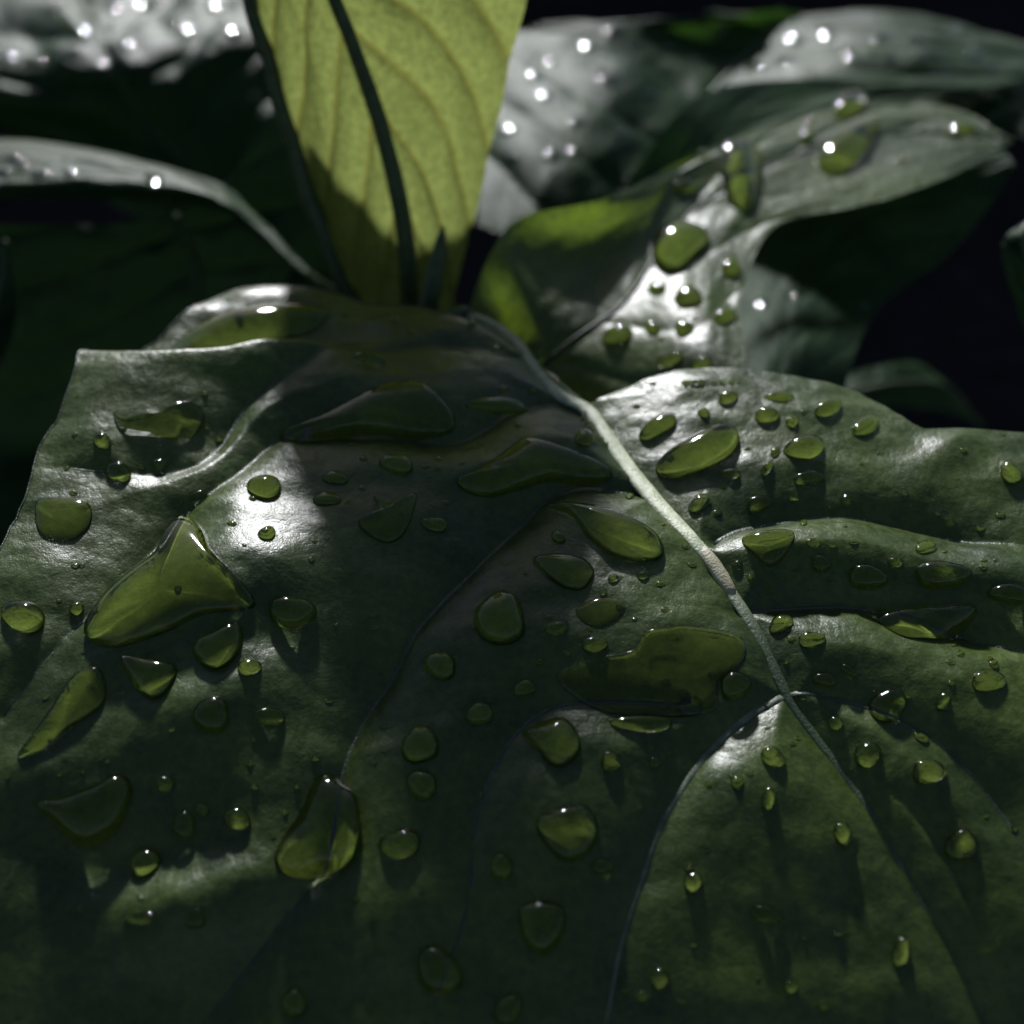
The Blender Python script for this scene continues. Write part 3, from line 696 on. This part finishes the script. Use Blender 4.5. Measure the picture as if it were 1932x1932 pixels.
# ---- middling drops: close-up, x, y, half width, half height, turn, label
for z, x, y, rx, ry, rot, lab in [
    (5, 870, 718, 95, 55, 8, 'shining oval drop on the shoulder of the bright swelling'),
    (5, 500, 475, 50, 28, 12, 'small oval drop high on the bright swelling under the row of edge beads'),
    (5, 385, 545, 30, 22, 0, 'tiny dark drop left of the two high drops on the swelling'),
    (5, 750, 472, 76, 18, -2, 'flattened drop along the far edge of the bright swelling'),
    (5, 688, 560, 58, 38, 0, 'round drop on the bright swelling above the shining oval drop'),
    (5, 810, 590, 34, 27, 0, 'small pale drop right of the round drop on the swelling'),
    (5, 985, 522, 66, 36, 12, 'dull drop where the bright swelling turns dark'),
    (5, 1165, 610, 75, 42, 30, 'slanting flat drop near the curled far edge'),
    (5, 515, 840, 46, 22, 0, 'small dark drop right of the bean shaped drop'),
    (5, 690, 810, 22, 42, -30, 'little comma shaped drop under the swelling crown'),
    (5, 730, 735, 24, 26, 0, 'faint bead between the comma shaped drop and the oval drop'),
    (5, 890, 860, 78, 32, 8, 'flat dull drop below the shining oval drop'),
    (5, 362, 985, 62, 34, 35, 'pointed drop between midrib and first furrow'),
    (5, 1865, 835, 70, 42, -35, 'drop near the far right edge beyond the swelling'),
    (5, 950, 1275, 50, 42, 0, 'upright drop left of the two half moon drops'),
    (5, 1175, 1340, 92, 68, 0, 'left one of two half moon drops below the first furrow'),
    (5, 1535, 1330, 138, 72, 5, 'wide right one of two half moon drops below the first furrow'),
    (5, 915, 1170, 34, 22, 0, 'small bead just under the crest of the first furrow'),
    (5, 1455, 1195, 52, 28, -5, 'flat pale drop above the wide half moon drop'),
    (5, 1310, 1265, 36, 28, 0, 'small bead between the two half moon drops'),
    (5, 1860, 1420, 110, 48, -5, 'dull elongated drop at the right beyond the wide half moon drop'),
    (5, 905, 1640, 70, 38, 0, 'flat drop under the second furrow'),
    (5, 760, 1560, 62, 30, 12, 'small slanting drop on the second furrow'),
    (5, 1075, 965, 30, 26, 0, 'small bead right of the bright swelling foot'),
    (5, 650, 985, 66, 40, 10, 'dark flat drop below the bright swelling'),
    (5, 545, 1275, 26, 18, 0, 'little bead right of the reddish node'),
    (5, 1570, 1070, 32, 18, 0, 'small bead far right above the first furrow'),
    (4, 720, 512, 140, 42, -6, 'flat drop at the corner between wedge pool and midrib'),
    (4, 1130, 670, 44, 40, -30, 'pale round bead touching the top of the midrib'),
    (4, 480, 235, 95, 38, -4, 'dim flat drop high in the shade before the midrib bend'),
    (4, 90, 290, 75, 20, -12, 'thin dark drop near the folded lobe'),
    (4, 225, 795, 78, 44, -4, 'small round drop in the shade above the horned drop'),
    (4, 410, 1085, 72, 34, -8, 'faint drop right of the horned drop'),
    (4, 1005, 1145, 36, 26, -20, 'small bead above the oval drop'),
    (4, 1270, 1345, 26, 20, 0, 'tiny bead right of the oval drop'),
    (4, 1415, 1330, 32, 20, 0, 'tiny bright bead nearer the midrib than the oval drop'),
    (4, 1222, 1410, 18, 18, 0, 'tiniest bead under the oval drop'),
    (4, 1690, 990, 55, 30, 30, 'small drop right beside the midrib before the half moon drop'),
    (7, 1115, 205, 58, 42, -5, 'bright oval bead at the left end of the flat film'),
    (7, 410, 300, 80, 58, -10, 'dim round drop far in the shadow of the young leaf'),
    (7, 795, 405, 55, 42, 0, 'dim bead above the glowing triangular drop'),
    (7, 590, 520, 68, 50, 0, 'dim drop left of the glowing triangular drop'),
    (7, 940, 130, 55, 32, 20, 'small dark drop right of the large dome drop'),
    (7, 1190, 740, 52, 45, -30, 'faint drop right of the glowing triangular drop'),
    (7, 1390, 742, 28, 26, 0, 'small faint bead right of the faint drop'),
    (7, 1330, 562, 150, 34, -5, 'long flat drop lying in the furrow under the flat film'),
    (7, 690, 1215, 48, 66, 0, 'narrow upright drop above the centre foreground drop'),
    (7, 1150, 1215, 50, 38, 0, 'small dim drop right of the wide dome drop'),
    (7, 400, 1690, 105, 110, 0, 'large dim dome drop in the dark foreground'),
    (7, 720, 1870, 66, 80, -10, 'dim drop at the bottom beneath the centre foreground drop'),
    (7, 320, 660, 82, 90, 0, 'upper one of two dim drops in the dark valley'),
    (7, 325, 840, 72, 70, 0, 'lower one of two dim drops in the dark valley'),
    (7, 230, 1110, 90, 70, 0, 'dark drop with a curved pale rim in the valley'),
    (7, 1410, 1720, 48, 46, 0, 'larger one of a cluster of drops in the lower middle'),
    (7, 1335, 1805, 34, 26, 0, 'smaller one of a cluster of drops in the lower middle'),
    (6, 1330, 55, 115, 72, -10, 'drop on the dark edge beside the bright streaked patch'),
    (6, 1135, 308, 56, 36, 0, 'small glowing drop right of the bright rounded drop'),
    (6, 965, 525, 92, 82, 10, 'dull round drop below the bright rounded drop'),
    (6, 1230, 530, 82, 38, -8, 'faint flat drop right of the dull round drop'),
    (6, 840, 1030, 52, 70, 15, 'left one of three small drops in the left foreground'),
    (6, 922, 955, 34, 30, 0, 'middle one of three small drops in the left foreground'),
    (6, 1080, 995, 64, 52, 0, 'right one of three small drops in the left foreground'),
    (6, 752, 835, 40, 38, 0, 'small drop above the three small drops'),
    (6, 660, 1195, 74, 60, 15, 'dim drop right of the large triangular drop'),
    (6, 645, 1448, 72, 30, 3, 'flat glowing drop before the pale ridge in the foreground'),
    (6, 890, 1455, 46, 50, 0, 'dim bead beside the flat glowing drop on the ridge'),
    (6, 1340, 1835, 62, 60, 0, 'dim round drop near the bottom left of centre'),
    (6, 110, 80, 105, 68, -5, 'dull drop at the left edge beside the star shaped drop'),
    (6, 350, 40, 36, 28, 0, 'small bead left of the star shaped drop tail'),
    (3, 1280, 1028, 88, 52, 5, 'round glowing drop at the rim of the bright streaked patch'),
    (3, 495, 800, 48, 36, -15, 'small dark drop under the elongated drop'),
    (3, 575, 965, 60, 42, -10, 'dim drop on the dark strip below the elongated drop'),
    (3, 770, 915, 34, 28, 0, 'small bead on the dark strip'),
    (3, 960, 1065, 50, 22, 12, 'small slanting bead above the star shaped drop'),
    (3, 1620, 980, 60, 34, 0, 'faint drop in the shade right of the bright patch'),
    (3, 1580, 1085, 66, 30, 0, 'faint flat drop just below another in the shade'),
    (3, 1290, 1250, 42, 30, 0, 'small bead on the bright streaked patch'),
    (8, 560, 715, 58, 46, -30, 'bright rimmed drop under the fork of midrib and foreground furrow'),
    (8, 540, 905, 36, 52, 0, 'narrow drop below the bright rimmed drop'),
    (8, 398, 832, 32, 30, -20, 'small faint drop beside the foreground furrow'),
    (8, 795, 365, 52, 38, -10, 'round dull drop right of the lower midrib'),
    (8, 905, 322, 42, 24, -35, 'small pointed drop right of the round dull drop'),
    (8, 1085, 480, 85, 78, 20, 'broad faint drop on the dark right side'),
    (8, 845, 560, 36, 32, 20, 'small drop with twin glints right of the midrib'),
    (8, 1335, 465, 34, 42, -25, 'small drop right of the broad faint drop'),
    (8, 1238, 625, 38, 22, -35, 'small slanting drop below the broad faint drop'),
    (8, 990, 705, 62, 60, 0, 'dull round drop with a twin glint on the dark right side'),
    (8, 1270, 780, 82, 50, -10, 'broad dull drop at the right under the slanting drop'),
    (8, 880, 1070, 42, 62, 20, 'narrow dim drop with two glints in the right foreground'),
    (8, 195, 1285, 42, 52, 0, 'upright drop beside the end of the foreground furrow'),
    (8, 530, 1432, 76, 42, -5, 'flat glowing drop in the right foreground'),
    (8, 1140, 1600, 40, 72, -20, 'long narrow drop in the lower right'),
    (8, 640, 1760, 30, 34, -15, 'small drop near the bottom right of centre'),
    (8, 790, 1845, 34, 26, -20, 'tiny drop at the bottom right of centre'),
    (8, 1420, 1120, 72, 78, 0, 'faint round drop at the far right foreground'),
    (8, 1540, 370, 74, 58, 0, 'faint wide drop near the right edge'),
    (8, 1568, 292, 26, 20, -30, 'tiny drop above the faint wide drop'),
    (8, 390, 390, 78, 62, 25, 'smooth dark round drop left of the lower midrib'),
    (8, 180, 490, 70, 34, 0, 'smooth dark flat drop under the flat film'),
]:
    oval(N_, z, x, y, rx, ry, rot, lab, rise=(.5 if 'flat' in lab or 'faint' in lab else .72), sag=.16, seg=30, rings=7)

# ---- drops on the right leaf
Rr = RIGHT
shaped(Rr, 2, [(780, 680), (810, 640), (860, 628), (900, 608), (945, 625), (940, 690), (915, 745), (865, 760), (805, 735)], 'heart shaped drop in the middle of the right leaf', rise=.62, sag=.1)
shaped(Rr, 2, [(1140, 600), (1180, 560), (1260, 510), (1330, 462), (1385, 465), (1350, 540), (1300, 610), (1240, 660), (1170, 660)], 'big teardrop near the curled tip of the right leaf', rise=.55, sag=.1)
shaped(Rr, 2, [(530, 940), (570, 885), (640, 850), (742, 878), (722, 940), (660, 1000), (590, 1028), (540, 995)], 'brightest egg shaped drop on the right leaf above its pale lower face', rise=.65, sag=.1)
for z, x, y, rx, ry, rot, lab in [
    (2, 1268, 402, 66, 44, 25, 'round drop highest up on the right leaf'),
    (2, 650, 702, 40, 30, 0, 'small pale drop left of the heart shaped drop'),
    (2, 1115, 515, 32, 28, 0, 'small dark drop left of the big teardrop'),
    (2, 1128, 455, 18, 12, 0, 'tiny bead just above the small dark drop on the right leaf'),
    (2, 1690, 495, 56, 28, 10, 'flat drop nearest the pointed tip of the right leaf'),
    (2, 828, 1012, 40, 40, 0, 'drop right of the egg shaped drop near the leaf rim'),
    (2, 548, 1090, 38, 20, 0, 'small flat drop below the egg shaped drop'),
    (2, 665, 1120, 50, 40, 10, 'round dark drop in the middle of the pale lower face'),
    (2, 530, 1240, 30, 22, 0, 'small grey drop left on the pale lower face'),
    (2, 650, 1240, 38, 30, 0, 'small glowing drop beneath the round dark drop'),
    (2, 800, 1195, 44, 30, 0, 'drop beside the straight rim of the pale lower face'),
    (2, 400, 1262, 62, 34, 25, 'dark slanting drop at the shaded side of the pale lower face'),
    (4, 1545, 290, 66, 30, 20, 'crumpled pale drop just beyond the near leaf edge'),
    (4, 1700, 312, 52, 38, 0, 'dark round drop just beyond the row of edge beads'),
    (2, 720, 580, 20, 16, 0, 'tiny bead above the small pale drop on the right leaf'),
]:
    oval(Rr, z, x, y, rx, ry, rot, lab, rise=.52, sag=.08, seg=26, rings=6)

# ---- fine beads; those of one leaf look alike
BIG = [(w[0], w[1], w[2], o['label']) for w, o in zip(WATER, WOBJ)]
SEEN = set()
def beside(px, py, words):
    near_by = sorted(BIG, key=lambda b: math.hypot(b[0] - px, b[1] - py))
    for b in near_by[:6]:
        dx, dy = px - b[0], py - b[1]; ax, ay = abs(dx), abs(dy)
        side_ = ('left of' if dx < 0 else 'right of') if ax > 2 * ay else ('above' if dy < 0 else 'below') if ay > 2 * ax else ('above and ' if dy < 0 else 'below and ') + ('left of' if dx < 0 else 'right of')
        lab = '%s %s the %s' % (words, side_, b[3])
        if len(lab.split()) <= 16 and lab not in SEEN:
            SEEN.add(lab); return lab
    return None
def bead(sh, px, py, r, lab, grp, rise=.8, power=.5):
    return water(sh, ell(px, py, r, r * random.uniform(.55, .75), 0, 8, .1), lab, rise=rise, seg=12, rings=4, power=power, name='water_bead', cat='water bead', group=grp, wetten=r > 3 and rise > .2)
for i, (x, y) in enumerate([(1095, 778), (1102, 790), (1109, 798), (1117, 806), (1122, 813), (1130, 822), (1136, 829), (1146, 838)]):
    bead(N_, x - 2, y, random.uniform(4, 7), 'tiny bead in the row along the upper midrib of the near leaf', 'beads in a row on the midrib')
for i, x in enumerate([1292, 1304, 1312, 1322, 1333, 1345, 1354, 1364, 1380, 1395]):
    bead(N_, x, 722 - (x - 1292) * .012, random.uniform(4, 8), 'tiny glinting bead in the row on the far edge of the bright swelling', 'beads in a row on the far edge')
for x, y in [(452, 590), (650, 592), (745, 602), (890, 612)]:
    bead(N_, x, y, 8, 'small glinting bead on the rim of the folded back lobe', 'beads on the lobe rim')
tiny_px = [(3, 990, 570), (3, 485, 765), (3, 320, 935), (3, 355, 1052), (3, 685, 930), (3, 1060, 795), (3, 870, 1105), (3, 1280, 1240), (3, 1180, 1305), (3, 1120, 1200), (3, 1225, 1078), (3, 480, 1630), (3, 865, 1520), (3, 1045, 1680), (3, 1505, 1375),
    (6, 380, 237), (6, 555, 430), (6, 785, 592), (6, 1160, 640), (6, 1145, 477), (6, 1335, 215), (6, 270, 797), (6, 490, 735), (6, 1300, 970), (6, 1245, 1078), (6, 637, 1357), (6, 365, 1410), (6, 1505, 1505), (6, 1140, 748), (6, 500, 1915), (6, 35, 805), (6, 205, 447), (6, 1670, 1690), (6, 1700, 1455), (6, 470, 1630),
    (7, 575, 125), (7, 742, 168), (7, 905, 80), (7, 865, 283), (7, 985, 243), (7, 635, 585), (7, 155, 690), (7, 285, 818), (7, 262, 1220), (7, 325, 1325), (7, 135, 1115), (7, 1320, 942), (7, 1265, 1105), (7, 1545, 1225), (7, 1505, 1835), (7, 1285, 1890), (7, 20, 1360), (7, 100, 1460), (7, 320, 1580), (7, 1250, 1780),
    (5, 1110, 1168), (5, 1418, 1178), (5, 995, 1348), (5, 900, 1390), (5, 610, 1340), (5, 825, 1315), (5, 1318, 1345), (5, 1795, 1255), (5, 1735, 1290), (5, 1165, 1065), (5, 1005, 1015), (5, 820, 960), (5, 1395, 1005), (5, 1515, 1035), (5, 1235, 740), (5, 1148, 790), (5, 960, 790), (5, 1820, 1040), (5, 450, 1030), (5, 215, 1028), (5, 595, 720), (5, 1455, 1105), (5, 790, 1590), (5, 1240, 1490), (5, 600, 1530), (5, 1550, 1215), (5, 710, 1405),
    (8, 1415, 245), (8, 1550, 268), (8, 865, 465), (8, 1030, 425), (8, 1175, 440), (8, 1340, 835), (8, 1385, 1000), (8, 1360, 1100), (8, 1465, 1160), (8, 1655, 1045), (8, 1675, 1590), (8, 370, 805), (8, 180, 1225), (8, 200, 1570), (8, 1285, 1850), (8, 855, 1520), (8, 650, 655), (8, 1530, 985), (8, 490, 1720), (8, 700, 1540), (8, 1130, 1030), (8, 140, 1830),
    (4, 65, 765), (4, 365, 805), (4, 425, 765), (4, 60, 910), (4, 420, 930), (4, 670, 965), (4, 1350, 950), (4, 1300, 1340), (4, 1520, 1495), (4, 850, 1320), (4, 900, 1400), (4, 310, 672), (4, 810, 600), (4, 740, 430), (4, 880, 440), (4, 930, 500), (4, 1310, 1050), (4, 1780, 1030), (4, 1870, 1270), (4, 1500, 1370), (4, 290, 150), (4, 700, 250)]
side = {3: 'tiny bead among many on the streaked far left part of the near leaf', 4: 'tiny bead among many on the shaded middle of the near leaf', 5: 'tiny bead among many beyond the midrib of the near leaf', 6: 'tiny bead among many on the left foreground of the near leaf', 7: 'tiny bead among many on the centre foreground of the near leaf', 8: 'tiny bead among many on the right foreground of the near leaf'}
for z, x, y in tiny_px:
    (px, py), = zp(z, [(x, y)]); bead(N_, px, py, random.uniform(5, 10), beside(px, py, 'tiny bead') or side[z], 'fine beads ' + side[z].split(' many ')[1], rise=.42, power=.6)
fr = random.Random(5)
for _ in range(95):
    x, y = fr.uniform(90, 1900), fr.uniform(690, 1500)
    if any(math.hypot((b_[0] - x), (b_[1] - y) * 1.5) < 34 for b_ in BIG): continue
    lab = beside(x, y, 'pinhead bead')
    if lab: bead(N_, x, y, fr.uniform(5, 9), lab, 'pinhead beads on the near leaf', .42, .6)
for x, y in [(1292, 297), (1297, 330), (1386, 424), (1523, 232), (1525, 262), (1730, 345), (1180, 560), (1383, 484), (1240, 533), (1270, 505), (1160, 532), (1310, 600), (1372, 575), (1480, 330), (1560, 300), (1440, 300), (1250, 640), (1335, 560), (1080, 640), (1700, 300), (1780, 270), (1620, 350)]:
    bead(Rr, x, y, random.uniform(5, 9), beside(x, y, 'tiny glinting bead') or 'tiny glinting bead on the curled right leaf', 'fine beads on the right leaf', .38, .7)
for sh, lab, grp, pts in [
    (FARR, 'small out of focus bead shining on the large pale leaf far behind', 'beads on the pale leaf far behind', [(1012, 57), (1112, 87), (1200, 86), (1258, 92), (1360, 66), (1040, 117), (1030, 180), (1175, 251), (955, 246), (1049, 293), (1082, 288), (1480, 112), (1596, 90), (1610, 108), (1530, 143), (1724, 73), (1736, 109), (1778, 139), (1803, 58), (1838, 101), (1425, 128), (1316, 112), (1128, 133), (1252, 134), (1445, 60), (965, 300), (1090, 230), (1560, 60), (1660, 70), (1500, 75), (1680, 110), (1870, 130), (1760, 100), (1160, 60), (1230, 180), (1010, 140), (1150, 150), (1330, 40), (1400, 180)]),
    (FARL, 'small out of focus bead shining on the large dark quilted leaf behind', 'beads on the dark quilted leaf behind', [(402, 14), (316, 38), (47, 49), (97, 57), (61, 115), (66, 171), (240, 84), (268, 126), (194, 128), (446, 197), (135, 100), (12, 110), (350, 60), (170, 30), (210, 15), (280, 8), (95, 15), (440, 60), (20, 30), (370, 100), (150, 60)]),
    (LEFT, 'small out of focus bead on the white ridge of the arching left leaf', 'beads on the arching left leaf', [(22, 293), (130, 326), (4, 322), (8, 349), (40, 312), (290, 340), (75, 330)]),
    (UNDER, 'small out of focus bead on the shaded leaf under the curled tip', 'beads on the shaded leaf under the curled tip', [(1435, 571), (1511, 550), (1625, 573)])]:
    for x, y in pts: bead(sh, x, y, random.uniform(13, 20), lab, grp, .15, 1.0)

for s_ in (GAP, NEAR, RIGHT, WING, UNDER, FARR, FARS, FARL, LEFT, YOUNG, LITL):
    s_.store(); s_.obj.cycles.is_caustics_receiver = True
